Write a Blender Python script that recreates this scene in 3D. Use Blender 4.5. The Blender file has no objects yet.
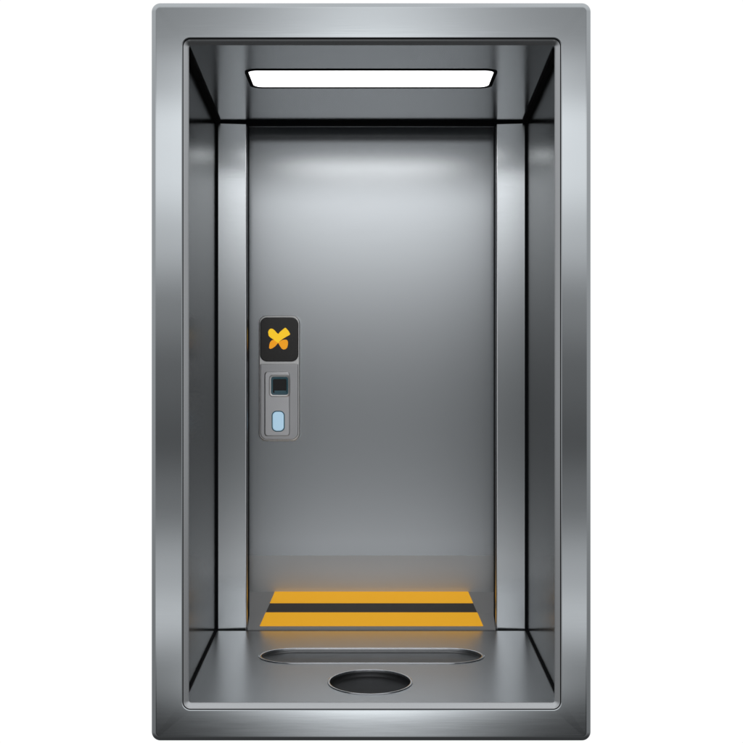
import bpy, bmesh, math
from mathutils import Vector

# ---------------------------------------------------------------- basics
S = 0.00339          # metres per design unit
D = 4.5              # camera distance to the front of the cabin
CX, CZ = 371.5, 382.0
scene = bpy.context.scene
col = scene.collection
GROUND = 0.0
ZC = (740 - CZ) * S  # eye height, cabin bottom at z = 0

def dep(r): return (r - 1.0) * D            # depth from ratio
def X(px, r=1.0): return (px - CX) * S * r
def Z(py, r=1.0): return ZC - (py - CZ) * S * r

# ---------------------------------------------------------------- materials
def new_mat(name):
    m = bpy.data.materials.new(name); m.use_nodes = True
    nt = m.node_tree
    return m, nt, nt.nodes['Principled BSDF']

def metal(name, color, rough, aniso=0.0, streak=(1, 1, 60), bump=0.02, rvar=0.03, rot=0.0, edge=None):
    m, nt, b = new_mat(name)
    if edge is not None: b.inputs['Specular Tint'].default_value = (edge, edge, edge, 1)
    b.inputs['Metallic'].default_value = 1
    b.inputs['Base Color'].default_value = (*color, 1)
    b.inputs['Roughness'].default_value = rough
    tc = nt.nodes.new('ShaderNodeTexCoord')
    mp = nt.nodes.new('ShaderNodeMapping'); mp.inputs['Scale'].default_value = streak
    nt.links.new(tc.outputs['Object'], mp.inputs['Vector'])
    nz = nt.nodes.new('ShaderNodeTexNoise'); nz.inputs['Scale'].default_value = 6
    nz.inputs['Detail'].default_value = 5
    nt.links.new(mp.outputs['Vector'], nz.inputs['Vector'])
    mr = nt.nodes.new('ShaderNodeMapRange')
    mr.inputs['From Min'].default_value = 0.3; mr.inputs['From Max'].default_value = 0.7
    mr.inputs['To Min'].default_value = rough - rvar; mr.inputs['To Max'].default_value = rough + rvar
    nt.links.new(nz.outputs['Fac'], mr.inputs['Value'])
    nt.links.new(mr.outputs['Result'], b.inputs['Roughness'])
    if bump:
        bp = nt.nodes.new('ShaderNodeBump'); bp.inputs['Strength'].default_value = bump
        bp.inputs['Distance'].default_value = 0.0004
        nt.links.new(nz.outputs['Fac'], bp.inputs['Height'])
        nt.links.new(bp.outputs['Normal'], b.inputs['Normal'])
    if aniso:
        b.inputs['Anisotropic'].default_value = aniso
        b.inputs['Anisotropic Rotation'].default_value = rot
        tg = nt.nodes.new('ShaderNodeTangent'); tg.direction_type = 'RADIAL'; tg.axis = 'Z'
        nt.links.new(tg.outputs['Tangent'], b.inputs['Tangent'])
    return m

def plain(name, color, rough=0.5, metallic=0.0, coat=0.0, emit=None, es=0.0, spec=0.5):
    m, nt, b = new_mat(name)
    b.inputs['Specular IOR Level'].default_value = spec
    b.inputs['Base Color'].default_value = (*color, 1)
    b.inputs['Metallic'].default_value = metallic
    b.inputs['Coat Weight'].default_value = coat
    tc = nt.nodes.new('ShaderNodeTexCoord')
    nz = nt.nodes.new('ShaderNodeTexNoise'); nz.inputs['Scale'].default_value = 30
    nt.links.new(tc.outputs['Object'], nz.inputs['Vector'])
    mr = nt.nodes.new('ShaderNodeMapRange')
    mr.inputs['To Min'].default_value = max(rough - 0.06, 0.02); mr.inputs['To Max'].default_value = rough + 0.06
    nt.links.new(nz.outputs['Fac'], mr.inputs['Value'])
    nt.links.new(mr.outputs['Result'], b.inputs['Roughness'])
    if emit:
        b.inputs['Emission Color'].default_value = (*emit, 1)
        b.inputs['Emission Strength'].default_value = es
    return m

M = dict(
    frame=metal('frame_steel', (0.54, 0.57, 0.585), 0.06, streak=(1, 1, 50), rvar=0.012, bump=0.0),
    trim=metal('trim_steel', (0.56, 0.575, 0.585), 0.22, bump=0.0),
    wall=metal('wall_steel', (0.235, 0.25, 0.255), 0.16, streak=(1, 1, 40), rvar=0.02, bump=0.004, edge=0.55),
    ceil=metal('ceiling_steel', (0.74, 0.76, 0.78), 0.17, streak=(60, 1, 1), bump=0.004, rvar=0.02, edge=0.7),
    floor=metal('floor_steel', (0.60, 0.615, 0.63), 0.31, streak=(1, 40, 1), bump=0.002, rvar=0.010),
    jamb=metal('jamb_steel', (0.64, 0.67, 0.685), 0.20, aniso=0.7, rvar=0.008, bump=0.002),
    jamb_edge=metal('jamb_edge_steel', (0.85, 0.86, 0.88), 0.26, bump=0.0, rvar=0.0),
    door=metal('door_steel', (0.66, 0.69, 0.71), 0.26, aniso=0.72, streak=(1, 1, 30), rvar=0.004, bump=0.0008),
    toe=metal('added_foot_steel', (0.74, 0.755, 0.76), 0.40, streak=(1, 1, 60), rvar=0.01, bump=0.0),
    recess=metal('recess_steel', (0.55, 0.57, 0.59), 0.40),
    sill=plain('sill_grey_coating', (0.55, 0.555, 0.56), 0.45),
    band=plain('dark_tread_band', (0.13, 0.12, 0.11), 0.5),
    gap=plain('black_gasket_and_shade', (0.012, 0.013, 0.015), 0.8, spec=0.08),  # real seals, and strips that stand in for corner shade
    tray=metal('tray_steel', (0.085, 0.087, 0.09), 0.6),
    slot=metal('slot_steel', (0.27, 0.275, 0.28), 0.5),
    rim=metal('rim_steel', (0.80, 0.82, 0.85), 0.20),
    shell=metal('shell_steel', (0.35, 0.37, 0.38), 0.35),
    yellow=plain('yellow_strip_added_glow', (0.90, 0.42, 0.012), 0.5, metallic=0.2, emit=(1.0, 0.50, 0.03), es=0.52),  # glow added to the stripe colour to make up for dim light
    lamp=plain('lamp_diffuser', (0.9, 0.9, 0.9), 0.5, emit=(1, 1, 1), es=3.1),
    plate=metal('plate_steel', (0.64, 0.64, 0.65), 0.45, bump=0.0),
    plate2=metal('raised_plate_steel', (0.76, 0.76, 0.77), 0.42, bump=0.0),
    chrome=metal('bright_edge_steel', (0.99, 0.99, 0.98), 0.5, bump=0.0),
    black=plain('display_glass', (0.022, 0.019, 0.016), 0.25, coat=0.6),
    yl=plain('symbol_yellow', (0.9, 0.6, 0.03), 0.4, emit=(1.0, 0.60, 0.015), es=0.72),
    orange=plain('symbol_orange', (0.9, 0.4, 0.02), 0.4, emit=(1.0, 0.38, 0.006), es=0.62),
    teal=plain('teal_edge', (0.10, 0.26, 0.33), 0.3, coat=0.5),
    hole=plain('socket_dark', (0.012, 0.012, 0.014), 0.4),
    blue=plain('button_blue', (0.42, 0.66, 0.82), 0.3, coat=0.5, emit=(0.55, 0.80, 1.0), es=0.55),
)

# ---------------------------------------------------------------- mesh helpers
def link(name, bm, mats, parent=None, smooth=True):
    bmesh.ops.recalc_face_normals(bm, faces=bm.faces[:])
    me = bpy.data.meshes.new(name); bm.to_mesh(me); bm.free()
    if not isinstance(mats, (list, tuple)): mats = [mats]
    for m in mats: me.materials.append(m)
    o = bpy.data.objects.new(name, me); col.objects.link(o)
    if parent: o.parent = parent
    if smooth:
        for p in me.polygons: p.use_smooth = True
        try:
            me.set_sharp_from_angle(angle=math.radians(32))
        except Exception: pass
        w = o.modifiers.new('weighted_normals', 'WEIGHTED_NORMAL'); w.keep_sharp = True; w.weight = 100
    return o

def hexa(bm, pts, mi=0):
    """pts: 8 corners, bottom ring 4 then top ring 4"""
    v = [bm.verts.new(p) for p in pts]
    for q in ((0,1,2,3),(7,6,5,4),(0,4,5,1),(1,5,6,2),(2,6,7,3),(3,7,4,0)):
        f = bm.faces.new([v[i] for i in q]); f.material_index = mi
    return v

def box(bm, x0, x1, y0, y1, z0, z1, mi=0, bev=0.0, seg=2):
    v = hexa(bm, [(x0,y0,z0),(x1,y0,z0),(x1,y1,z0),(x0,y1,z0),(x0,y0,z1),(x1,y0,z1),(x1,y1,z1),(x0,y1,z1)], mi)
    if bev:
        es = list({e for q in v for e in q.link_edges})
        bmesh.ops.bevel(bm, geom=es, offset=bev, segments=seg, profile=0.5, affect='EDGES')

def rrect(x0, x1, z0, z1, r, n=10):
    """rounded rectangle loop, counter clockwise, constant vertex count; r number or 4 radii (bl, br, tr, tl)"""
    if not isinstance(r, (tuple, list)): r = (r,)*4
    out = []
    for (cx, cz, a0, k) in ((x0, z0, 180, 0), (x1, z0, 270, 1), (x1, z1, 0, 2), (x0, z1, 90, 3)):
        rr = r[k]
        ox = cx + (rr if cx == x0 else -rr); oz = cz + (rr if cz == z0 else -rr)
        for i in range(n + 1):
            a = math.radians(a0 + 90*i/n)
            out.append((ox + rr*math.cos(a), oz + rr*math.sin(a)))
    return out

def loft(bm, loops, close_first=False, close_last=False, mi=0):
    """loops: list of lists of 3D points, same length, closed rings"""
    rings = [[bm.verts.new(p) for p in l] for l in loops]
    n = len(rings[0])
    for a, b in zip(rings, rings[1:]):
        for i in range(n):
            f = bm.faces.new((a[i], a[(i+1) % n], b[(i+1) % n], b[i])); f.material_index = mi
    if close_first: f = bm.faces.new(rings[0][::-1]); f.material_index = mi
    if close_last: f = bm.faces.new(rings[-1]); f.material_index = mi
    return rings

def front(loop, y): return [(x, y, z) for x, z in loop]       # loop standing, facing the viewer
def flat(loop, z): return [(x, y, z) for x, y in loop]        # loop lying

def slab_with_holes(bm, outer, holes, z, mi=0):
    es = []
    for lp in [outer] + holes:
        vs = [bm.verts.new((x, y, z)) for x, y in lp]
        for i in range(len(vs)): es.append(bm.edges.new((vs[i], vs[(i+1) % len(vs)])))
    r = bmesh.ops.triangle_fill(bm, edges=es, use_beauty=True)
    for g in r['geom']:
        if isinstance(g, bmesh.types.BMFace): g.material_index = mi

def pillow(bm, x0, x1, z0, z1, r, yb, yf, bev, seg=4, mi=0, n=10):
    """rounded-rect plate facing the viewer: back at yb, front at yf (yf<yb), rounded front edge"""
    loops = [front(rrect(x0, x1, z0, z1, r, n), yb)]
    for i in range(seg + 1):
        t = math.radians(90*i/seg)
        ins = bev*(1 - math.cos(t)); y = yf + bev*(1 - math.sin(t))
        rr = tuple(max(q - ins, 0.0002) for q in (r if isinstance(r, tuple) else (r,)*4))
        loops.append(front(rrect(x0+ins, x1-ins, z0+ins, z1-ins, rr, n), y))
    loft(bm, loops, close_first=True, close_last=True, mi=mi)

# ---------------------------------------------------------------- the cabin
cabin = bpy.data.objects.new('elevator_cabin', None); col.objects.link(cabin)
cabin.location = (0, 0, 0)
cabin['label'] = 'open brushed steel elevator cabin with rounded front frame, lit ceiling strip and yellow floor stripes'
cabin['category'] = 'elevator'

RB = 1.30                     # back of the cabin (jamb face)
RD = 1.345                    # sliding door
YB, YD = dep(RB), dep(RD)
TOE = 0.030                   # undercut added to the door's foot so it mirrors the yellow stripes
RT = RD + TOE/D
zF = Z(704)                   # cabin floor level
zC = Z(43)                    # ceiling level
zF2 = ZC - 322*S
zF = zF2
zC = ZC + 339*S
HW0, HW1 = 190*S, 202*S       # half widths, front / back
x0f, x1f = X(150.8), X(591.5)
z0f, z1f = Z(741.8), Z(1.9)
u = S
MX = (X(152) + X(590.5))/2

# --- front frame: one continuous ring with rounded outer bevel
bm = bmesh.new()
bo = 6.0*u
R = 9*u
ix0, ix1, iz0, iz1 = X(182.3), X(561.2), Z(710), Z(38)
L = []
L.append(front(rrect(x0f+3*u, x1f-3*u, z0f+3*u, z1f-3*u, R-3*u), 0.10))
L.append(front(rrect(x0f, x1f, z0f, z1f, R), 0.085))
seg = 6
L.append(front(rrect(x0f, x1f, z0f, z1f, R), bo*0.8))
for i in range(1, seg + 1):
    t = math.radians(90*i/seg)
    ins = bo*(1 - math.cos(t)); y = bo*0.8*(1 - math.sin(t))
    L.append(front(rrect(x0f+ins, x1f-ins, z0f+ins, z1f-ins, max(R-ins, 3*u)), y))
ri = 8*u
L.append(front(rrect(ix0-0.8*u, ix1+0.8*u, iz0-0.8*u, iz1+0.8*u, ri+0.8*u), 0))
L.append(front(rrect(ix0, ix1, iz0, iz1, ri), 0.8*u))
L.append(front(rrect(ix0, ix1, iz0, iz1, ri), 0.10))
L.append(L[0])
loft(bm, L)
bmesh.ops.remove_doubles(bm, verts=bm.verts[:], dist=1e-6)
for f in bm.faces:
    c = f.calc_center_median()
    if 0.003 < c.y < 0.099 and ix0 - 0.002 < c.x < ix1 + 0.002 and iz0 - 0.002 < c.z < iz1 + 0.002: f.material_index = 1
frame = link('frame', bm, [M['frame'], M['gap']], cabin)

# --- inner trim: rounded lip just inside the opening
bm = bmesh.new()
g = 0.9*u
tx0, tx1, tz0, tz1 = ix0+g, ix1-g, iz0+g, iz1-g
w = 4.8*u
L = [front(rrect(tx0, tx1, tz0, tz1, ri-g), 0.0225), front(rrect(tx0, tx1, tz0, tz1, ri-g), 1.6*u)]
for i in range(0, 6):
    t = math.radians(90*i/5)
    k = i/5; ins = 0.3*u + w*k; y = 1.2*u + w*(0.75*k + 0.12*(2*k-1)**2)
    L.append(front(rrect(tx0+ins, tx1-ins, tz0+ins, tz1-ins, max(ri-g-ins, 1.5*u)), y))
L.append(front(rrect(tx0+w-.7*u, tx1-w+.7*u, tz0+w-.7*u, tz1-w+.7*u, 2.5*u), 0.0225))
L.append(L[0])
loft(bm, L)
bmesh.ops.remove_doubles(bm, verts=bm.verts[:], dist=1e-6)
link('inner_trim', bm, M['trim'], cabin)

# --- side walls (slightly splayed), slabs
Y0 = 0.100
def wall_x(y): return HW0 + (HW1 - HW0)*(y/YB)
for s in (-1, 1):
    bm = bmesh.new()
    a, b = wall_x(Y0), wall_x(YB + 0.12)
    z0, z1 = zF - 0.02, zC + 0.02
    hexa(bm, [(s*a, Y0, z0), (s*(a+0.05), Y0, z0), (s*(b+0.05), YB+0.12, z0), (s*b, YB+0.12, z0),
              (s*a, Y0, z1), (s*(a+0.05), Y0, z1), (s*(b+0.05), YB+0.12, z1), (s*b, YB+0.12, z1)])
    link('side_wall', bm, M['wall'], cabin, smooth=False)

# --- floor with slot and round recess
def ellipse(cx, cy, a, b, n=64):
    return [(cx + a*math.cos(2*math.pi*i/n), cy + b*math.sin(2*math.pi*i/n)) for i in range(n)]
def rf(py): return 322.0/(py - CZ)
sy0, sy1 = dep(rf(663.5)), dep(rf(648.5))
slx = 111.5*1.176*S
slot = rrect(-slx, slx, sy0, sy1, (sy1-sy0)*0.499, 16)
oy0, oy1 = dep(rf(694.5)), dep(rf(670))
oval = ellipse(-1.5*S, (oy0+oy1)/2, 41.5*1.074*S, (oy1-oy0)/2)
bm = bmesh.new()
a, b = wall_x(0.101) - 0.001, wall_x(YB) - 0.001
vt = [(-188.7*S, 0.024), (188.7*S, 0.024), (188.7*S, 0.101), (a, 0.1015), (b, YB-0.03), (-b, YB-0.03), (-a, 0.1015), (-188.7*S, 0.101)]
slab_with_holes(bm, vt, [slot, oval], zF)
slab_with_holes(bm, vt, [], zF-0.12)
for i in range(8):
    p, q = vt[i], vt[(i+1) % 8]
    bm.faces.new([bm.verts.new(c) for c in ((*p, zF), (*q, zF), (*q, zF-0.12), (*p, zF-0.12))])
bmesh.ops.remove_doubles(bm, verts=bm.verts[:], dist=1e-6)
floor = link('floor', bm, M['floor'], cabin, smooth=False)

def offset_loop(lp, d):
    n = len(lp); out = []
    for i in range(n):
        p, q, r_ = Vector(lp[i-1]), Vector(lp[i]), Vector(lp[(i+1) % n])
        t = (r_ - p)
        if t.length < 1e-9: t = Vector((1, 0))
        t.normalize(); out.append((q.x + t.y*d, q.y - t.x*d))
    return out

def tray(name, lp, depth, rw):
    """rolled bright rim + sunken tray"""
    bm = bmesh.new()
    L = []
    for k in range(0, 7):
        t = math.radians(180*k/6)
        off = rw*math.cos(t); z = zF + 0.001 + rw*0.45*math.sin(t)
        L.append(flat(offset_loop(lp, off), z))
    L.append(flat(offset_loop(lp, -rw), zF - 0.006))
    loft(bm, L)
    rim = link(name, bm, M['rim'], floor)
    bm = bmesh.new()
    n = 10
    L = [flat(offset_loop(lp, -rw*0.9), zF - 0.004)]
    L.append(flat(offset_loop(lp, -rw*0.9), zF - depth*0.6))
    for k in range(1, 5):
        t = math.radians(90*k/4)
        L.append(flat(offset_loop(lp, -rw*0.9 - depth*0.4*(1-math.cos(t))), zF - depth*0.6 - depth*0.4*math.sin(t)))
    loft(bm, L, close_last=True)
    return rim, bm
rim, b2 = tray('slot_rim', slot, 0.015, 0.0060)
link('slot_tray', b2, M['slot'], floor)
rim, b2 = tray('drain_rim', oval, 0.024, 0.0045)
link('drain_tray', b2, M['tray'], floor)

# --- ceiling with the lamp opening
def rc(py): return 339.0/(CZ - py)
ly0, ly1 = dep(rc(69.5)), dep(rc(87.5))
lx = 137*S
lamp_lp = rrect(-lx - .5*S, lx - .5*S, ly0, ly1, 0.045, 8)
bm = bmesh.new()
vt = [(x, YB-0.004 if y > YB-0.1 else y) for x, y in vt]
slab_with_holes(bm, vt, [lamp_lp], zC)
slab_with_holes(bm, vt, [], zC+0.10)
for i in range(8):
    p, q = vt[i], vt[(i+1) % 8]
    bm.faces.new([bm.verts.new(c) for c in ((*p, zC), (*q, zC), (*q, zC+0.10), (*p, zC+0.10))])
bmesh.ops.remove_doubles(bm, verts=bm.verts[:], dist=1e-6)
ceiling = link('ceiling', bm, M['ceil'], cabin, smooth=False)
bm = bmesh.new()
L = [flat(offset_loop(lamp_lp, 0.004), zC-0.0005), flat(offset_loop(lamp_lp, 0.004), zC-0.003),
     flat(offset_loop(lamp_lp, -0.009), zC-0.003), flat(offset_loop(lamp_lp, -0.009), zC+0.02)]
loft(bm, L)
lamp = link('ceiling_lamp', bm, M['gap'], ceiling)
bm = bmesh.new()
L = [flat(offset_loop(lamp_lp, -0.0095), zC+0.012), flat(offset_loop(lamp_lp, -0.0095), zC+0.001),
     flat(offset_loop(lamp_lp, -0.014), zC-0.001)]
loft(bm, L, close_first=True, close_last=True)
link('lamp_diffuser', bm, M['lamp'], ceiling)

# --- door jambs
jx_in, jx_out = 124.3*RB*S, HW1 - 1.2*S*RB
jt = zC - 0.010
for s in (-1, 1):
    bm = bmesh.new()
    x0, x1 = sorted((s*jx_in, s*(jx_out)))
    bev = 1.6*S*RB
    box(bm, x0, x1, YB, YB + 0.10, zF - 0.02, jt)
    for v in bm.verts:        # faces splayed slightly towards the middle of the cabin
        if v.co.y < YB + 0.01: v.co.y = YB + (jx_out - abs(v.co.x))*0.08
    yi = YB + (jx_out - jx_in)*0.08
    es = [e for e in bm.edges if abs(e.verts[0].co.x - e.verts[1].co.x) < 1e-6 and abs(abs(e.verts[0].co.x) - jx_in) < 1e-5 and e.verts[0].co.y < YB + 0.05 and e.verts[1].co.y < YB + 0.05]
    bmesh.ops.bevel(bm, geom=es, offset=bev*1.3, segments=6, profile=0.5, affect='EDGES')
    for f in bm.faces:
        f.normal_update()
        if 0.12 < abs(f.normal.x) < 0.999: f.material_index = 1
        elif abs(f.normal.x) >= 0.999 and abs(f.calc_center_median().x) < jx_in + 0.01: f.material_index = 2
    link('door_jamb', bm, [M['jamb'], M['jamb_edge'], M['gap']], cabin)

# black header seal, and black strips standing in for shade in the corners
bm = bmesh.new()
box(bm, -HW1 + 0.001, HW1 - 0.001, YB + 0.012, YB + 0.045, zC - 0.015, zC + 0.09)
box(bm, -jx_in + 0.001, jx_in - 0.001, YB + 0.002, YB + 0.0115, zC - 0.015, zC + 0.001)
box(bm, -HW1 + 0.001, HW1 - 0.001, YB - 0.003, YB + 0.0015, zC - 0.0095, zC + 0.001)
link('header_seal', bm, M['gap'], cabin, smooth=False)
for s in (-1, 1):
    bm = bmesh.new()
    x0, x1 = sorted((s*(HW1 - 2.8*S), s*(HW1 + 0.004)))
    box(bm, x0, x1, YB - 0.012, YB + 0.012, zF + 0.001, zC - 0.001)
    link('corner_shade_strip', bm, M['gap'], cabin, smooth=False)

for s in (-1, 1):
    for zz, hh, ww, nm in ((zC, -0.012, 0.020, 'ceiling_edge_shade'), (zF, 0.006, 0.007, 'floor_edge_shade')):  # dark strips put in as the shading along wall edges
        bm = bmesh.new()
        ya_, yb2 = 0.1005, YB - 0.0125
        xa, xb = wall_x(ya_), wall_x(yb2)
        zs = sorted((zz, zz + hh))
        hexa(bm, [(s*(xa-ww), ya_, zs[0]+.0003), (s*(xa+.002), ya_, zs[0]+.0003), (s*(xb+.002), yb2, zs[0]+.0003), (s*(xb-ww), yb2, zs[0]+.0003),
                  (s*(xa-ww), ya_, zs[1]-.0003), (s*(xa+.002), ya_, zs[1]-.0003), (s*(xb+.002), yb2, zs[1]-.0003), (s*(xb-ww), yb2, zs[1]-.0003)])
        link(nm, bm, M['gap'], cabin, smooth=False)

# --- hoistway recess behind the jambs, wider and taller than the doorway
rx = 196*S
zH = ZC + 405*S
ramp_rise = (322 - 209.5*RT)*S
for s in (-1, 1):
    bm = bmesh.new()
    x0, x1 = sorted((s*rx, s*(rx + 0.04)))
    box(bm, x0, x1, YB + 0.102, YD + 0.14, zF - 0.05, zH + 0.04)
    link('recess_wall', bm, M['recess'], cabin, smooth=False)
bm = bmesh.new()
box(bm, -rx + 0.001, rx - 0.001, YB + 0.047, YD + 0.14, zH, zH + 0.04)
link('recess_ceiling', bm, M['recess'], cabin, smooth=False)
bm = bmesh.new()
box(bm, -jx_in - 0.01, jx_in + 0.01, YB + 0.046, YB + 0.099, zC - 0.006, zC + 0.09)
box(bm, -rx - 0.04, rx + 0.04, YB + 0.046, YB + 0.1015, zC + 0.0905, zH + 0.04)
link('header_panel', bm, M['recess'], cabin, smooth=False)
ya, yb_ = YB + 0.006, YD + 0.14
slope = ramp_rise/(YD + TOE - YB)
def zr(y): return zF - 0.003 + slope*(y - YB)
def ramp_box(bm, hx0, hx1, y0, y1, lo_, hi_):
    """trapezoid plate following the ramp: half width hx0 at y0, hx1 at y1"""
    hexa(bm, [(-hx0, y0, zr(y0)+lo_), (hx0, y0, zr(y0)+lo_), (hx1, y1, zr(y1)+lo_), (-hx1, y1, zr(y1)+lo_),
              (-hx0, y0, zr(y0)+hi_), (hx0, y0, zr(y0)+hi_), (hx1, y1, zr(y1)+hi_), (-hx1, y1, zr(y1)+hi_)])
bm = bmesh.new()
ramp_box(bm, rx - 0.001, rx - 0.001, YB + 0.101, yb_, -0.06, 0.0)
sill = link('threshold', bm, M['sill'], cabin, smooth=False)
bm = bmesh.new()
ramp_box(bm, jx_in - 0.001, jx_in - 0.001, ya, YB + 0.1005, -0.06, -0.0003)
link('sill_edge', bm, M['sill'], sill, smooth=False)
bm = bmesh.new()
box(bm, -HW1 + 0.002, HW1 - 0.002, YB - 0.0295, YB + 0.0055, zF - 0.06, zF - 0.005)
link('floor_gap', bm, M['gap'], floor, smooth=False)

# warning stripes: thin tread strips stuck on the threshold
def y_of(py):
    # depth where the sight line of row py meets the ramp
    k = (py - CZ)/D*S
    return (ZC - zF + 0.003 + slope*YB - k*D)/(k + slope)
def half(py):
    return ((371.5 - (260 + (626.0 - py)*15/34))*S*(D + y_of(py))/D)
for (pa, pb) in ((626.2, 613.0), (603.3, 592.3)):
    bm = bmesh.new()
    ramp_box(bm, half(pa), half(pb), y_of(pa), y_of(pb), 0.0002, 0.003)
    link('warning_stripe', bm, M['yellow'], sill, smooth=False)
bm = bmesh.new()
ramp_box(bm, half(612.8), half(603.5), y_of(612.8), y_of(603.5), 0.0002, 0.0012)
link('dark_stripe', bm, M['band'], sill, smooth=False)

# --- door
bm = bmesh.new()
zk, zb = Z(555.5, RD), zr(YD + TOE) + 0.0006
prof = [(YD, zH - 0.002), (YD, zk), (YD + TOE, zb), (YD + 0.10, zb), (YD + 0.10, zH - 0.002)]
ra = [bm.verts.new((-rx + 0.002, y, z)) for y, z in prof]
rb = [bm.verts.new((rx - 0.002, y, z)) for y, z in prof]
bm.faces.new(ra); bm.faces.new(rb[::-1])
for i in range(len(prof)):
    f = bm.faces.new((ra[i], rb[i], rb[(i+1) % len(prof)], ra[(i+1) % len(prof)]))
    if i == 1: f.material_index = 1
door = link('door', bm, [M['door'], M['toe']], cabin, smooth=False)

# --- control panel on the door
RP = RD - 0.006
YP = dep(RP)
def PX(px): return X(px, RP)
def PZ(py): return Z(py, RP)
q = S*RP
bm = bmesh.new()
pillow(bm, PX(258.8), PX(299.7), PZ(441), PZ(315.5), 7.5*q, YD - 0.001, YP, 1.2*q)
panel = link('control_panel', bm, M['chrome'], cabin)
bm = bmesh.new()
pillow(bm, PX(260.1), PX(298.4), PZ(439.7), PZ(363.8), (7*q, 7*q, 1.5*q, 1.5*q), YP + 0.004, YP - 0.003, 1.0*q)
link('face_plate', bm, M['plate'], panel)
bm = bmesh.new()
pillow(bm, PX(263.6), PX(290.6), PZ(437), PZ(371.0), (4*q, 4*q, 4*q, 4*q), YP + 0.000, YP - 0.0055, 2.2*q)
link('raised_plate', bm, M['plate2'], panel)
bm = bmesh.new()
pillow(bm, PX(260.1), PX(298.4), PZ(361.6), PZ(317.3), 7*q, YP + 0.004, YP - 0.006, 0.8*q)
def poly(pts, mi, y0, y1):
    n = len(pts)
    a = [bm.verts.new((PX(x), y0, PZ(y))) for x, y in pts]
    b_ = [bm.verts.new((PX(x), y1, PZ(y))) for x, y in pts]
    f = bm.faces.new(a); f.material_index = mi
    for i in range(n):
        f = bm.faces.new((a[i], b_[i], b_[(i+1) % n], a[(i+1) % n])); f.material_index = mi
def zp(pts): return [(250 + x/10.617, 300 + y/10.617) for x, y in pts]
# petals of the illuminated cross
poly(zp([(296,460),(268,492),(240,512),(216,520),(204,510),(206,480),(214,450),(232,428),(252,424),(270,432)]), 2, YP-0.0068, YP-0.004)
poly(zp([(300,456),(318,442),(344,426),(372,420),(394,424),(404,444),(404,470),(396,505),(378,522),(355,526),(336,515),(320,490)]), 2, YP-0.0068, YP-0.004)
poly(zp([(194,340),(204,316),(222,304),(244,308),(266,326),(286,350),(302,362),(316,342),(340,322),(372,296),(382,298),(410,328),(428,362),(420,372),(384,392),(350,412),(318,438),(298,458),(276,440),(250,420),(220,400),(200,380)]), 1, YP-0.0082, YP-0.004)
link('display', bm, [M['black'], M['yl'], M['orange']], panel)
# square socket
bm = bmesh.new()
fy = YP - 0.0075
def ring(bm, x0, x1, z0, z1, r, w_, y0, y1, mi):
    L = [front(rrect(x0, x1, z0, z1, r), y1), front(rrect(x0, x1, z0, z1, r), y0 + w_*0.3),
         front(rrect(x0+w_*0.3, x1-w_*0.3, z0+w_*0.3, z1-w_*0.3, max(r-w_*0.3, .0003)), y0),
         front(rrect(x0+w_, x1-w_, z0+w_, z1-w_, max(r-w_, .0003)), y0 + w_*0.2),
         front(rrect(x0+w_, x1-w_, z0+w_, z1-w_, max(r-w_, .0003)), y1)]
    loft(bm, L, mi=mi)
ring(bm, PX(269.2), PX(290.2), PZ(396.8), PZ(374.8), 4*q, 2.0*q, fy-0.003, YP-0.004, 0)
ring(bm, PX(271.2), PX(288.2), PZ(394.8), PZ(376.8), 2.5*q, 2.2*q, fy-0.001, YP-0.004, 1)
pillow(bm, PX(273), PX(286.6), PZ(393), PZ(379), 1.2*q, YP-0.0045, YP-0.0085, 0.3*q, mi=2)
box(bm, PX(274.6), PX(286.2), YP-0.0095, YP-0.0083, PZ(393.0), PZ(390.6), mi=1)
link('key_socket', bm, [M['chrome'], M['teal'], M['hole'], M['blue']], panel)
# blue push button
bm = bmesh.new()
pillow(bm, PX(271.6), PX(285.0), PZ(431.8), PZ(410.6), 5*q, YP-0.004, YP-0.0068, 0.6*q, mi=1)
pillow(bm, PX(272.6), PX(284.0), PZ(430.8), PZ(411.6), 4.2*q, YP-0.005, YP-0.0105, 1.4*q, mi=0)
link('push_button', bm, [M['blue'], M['teal']], panel)

# ---------------------------------------------------------------- world: added studio-like surroundings
wd = bpy.data.worlds.new('World'); scene.world = wd; wd.use_nodes = True
nt = wd.node_tree; N = nt.nodes; Lk = nt.links
bg = N['Background']; bg.inputs['Strength'].default_value = 1.0
tc = N.new('ShaderNodeTexCoord'); sp = N.new('ShaderNodeSeparateXYZ')
Lk.new(tc.outputs['Generated'], sp.inputs[0])
def math_(op, a, b=None, c=None, clamp=False):
    n = N.new('ShaderNodeMath'); n.operation = op; n.use_clamp = clamp
    for i, v in enumerate((a, b, c)):
        if v is None: continue
        if isinstance(v, (int, float)): n.inputs[i].default_value = v
        else: Lk.new(v, n.inputs[i])
    return n.outputs[0]
def smooth(v, a, b_, t0=0.0, t1=1.0):
    n = N.new('ShaderNodeMapRange'); n.interpolation_type = 'SMOOTHSTEP'
    Lk.new(v, n.inputs['Value'])
    for k, val in zip(('From Min', 'From Max', 'To Min', 'To Max'), (a, b_, t0, t1)): n.inputs[k].default_value = val
    return n.outputs['Result']
dx, dy, dz = sp.outputs
def el(py): return (CZ - py)*S/D       # approx z of the mirrored ray for front-plane row
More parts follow.
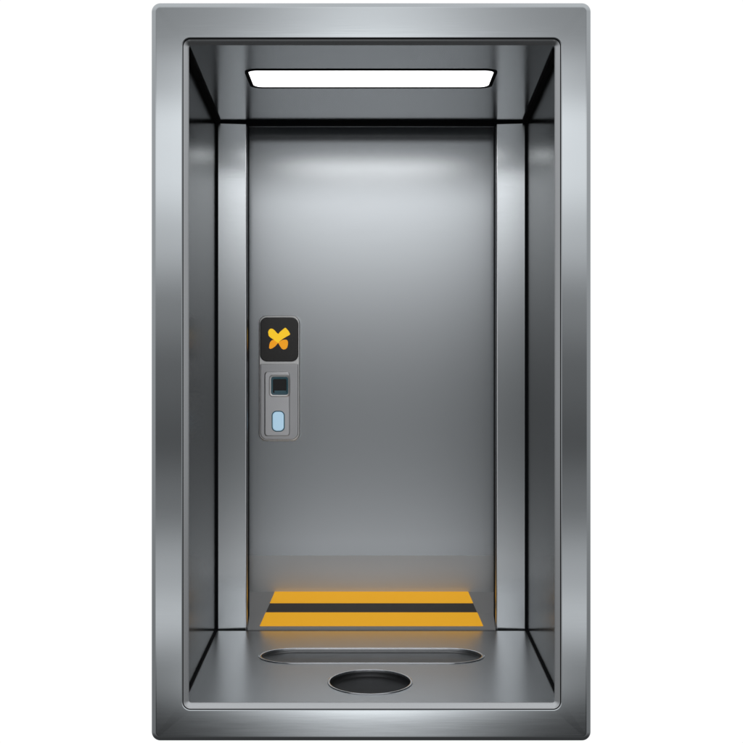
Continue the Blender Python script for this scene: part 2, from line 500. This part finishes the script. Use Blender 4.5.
# made-up brightness bands behind the camera, for the steel to reflect
bands = [(780,0.03),(735,0.035),(700,0.06),(665,0.24),(610,0.82),(570,0.60),(500,0.24),(440,0.125),(370,0.18),(310,0.32),(240,0.72),(180,1.10),(135,1.12),(90,0.58),(45,0.38),(0,0.33),(-60,0.5)]
def colour_ramp(fac, pts):
    r = N.new('ShaderNodeValToRGB'); cr = r.color_ramp; cr.interpolation = 'EASE'
    while len(cr.elements) > 1: cr.elements.remove(cr.elements[-1])
    cr.elements[0].position = pts[0][0]
    cr.elements[0].color = (*[pts[0][1]]*3, 1)
    for p, v in pts[1:]:
        e = cr.elements.new(p); e.color = (v, v, v, 1)
    Lk.new(fac, r.inputs[0]); return r.outputs[0]
zmin, zmax = -0.31, 0.34
fac = math_('DIVIDE', math_('SUBTRACT', dz, zmin), zmax - zmin, clamp=True)
ramp = colour_ramp(fac, [((el(p) - zmin)/(zmax - zmin), v/1.3) for p, v in bands])
back = math_('MULTIPLY', ramp, 1.3)
# two glow spots added behind the viewer, high and low, to brighten reflections
ax = math_('DIVIDE', dx, 0.085); g1 = math_('EXPONENT', math_('MULTIPLY', math_('MULTIPLY', ax, ax), -1.0))
hi = math_('SUBTRACT', math_('ADD', smooth(dz, 0.07, 0.14, 0.0, 0.52), smooth(dz, 0.17, 0.21, 0.0, 0.85)), smooth(dz, 0.225, 0.252, 0.0, 1.10)); lo = math_('SUBTRACT', smooth(dz, -0.18, -0.225), smooth(dz, -0.225, -0.25, 0.0, 0.82))
back = math_('ADD', back, math_('MULTIPLY', g1, math_('ADD', math_('MULTIPLY', hi, 2.3), math_('MULTIPLY', lo, 3.0))))
# sides: bright above, dark below
side = smooth(dz, -0.75, 0.75, 0.06, 0.80)
wb = smooth(dy, -0.80, -0.93)
mix = math_('ADD', math_('MULTIPLY', back, wb), math_('MULTIPLY', side, math_('SUBTRACT', 1.0, wb)))
wf = smooth(dy, 0.45, 0.75)
val = math_('ADD', math_('MULTIPLY', mix, math_('SUBTRACT', 1.0, wf)), math_('MULTIPLY', wf, 1.02))
cmb = N.new('ShaderNodeCombineXYZ')
tint = math_('SUBTRACT', 1.0, wf)
Lk.new(math_('MULTIPLY', val, math_('SUBTRACT', 1.0, math_('MULTIPLY', tint, 0.01))), cmb.inputs[0])
Lk.new(val, cmb.inputs[1])
Lk.new(math_('MULTIPLY', val, math_('ADD', 1.0, math_('MULTIPLY', tint, 0.02))), cmb.inputs[2])
Lk.new(cmb.outputs[0], bg.inputs['Color'])

# ---------------------------------------------------------------- camera
cam = bpy.data.cameras.new('camera'); co = bpy.data.objects.new('camera', cam); col.objects.link(co)
co.location = (0, -D, ZC); co.rotation_euler = (math.radians(90), 0, 0)
cam.sensor_width = 36; cam.lens = 36*D/(743*S)
cam.shift_y = (CZ - 371.5)/743
cam.clip_end = 200
scene.camera = co

scene.render.engine = 'CYCLES'
scene.cycles.max_bounces = 16; scene.cycles.glossy_bounces = 16
scene.view_settings.view_transform = 'Standard'; scene.view_settings.look = 'None'
scene.view_settings.exposure = 0; scene.view_settings.gamma = 1
scene.render.resolution_x = 1024; scene.render.resolution_y = 1024
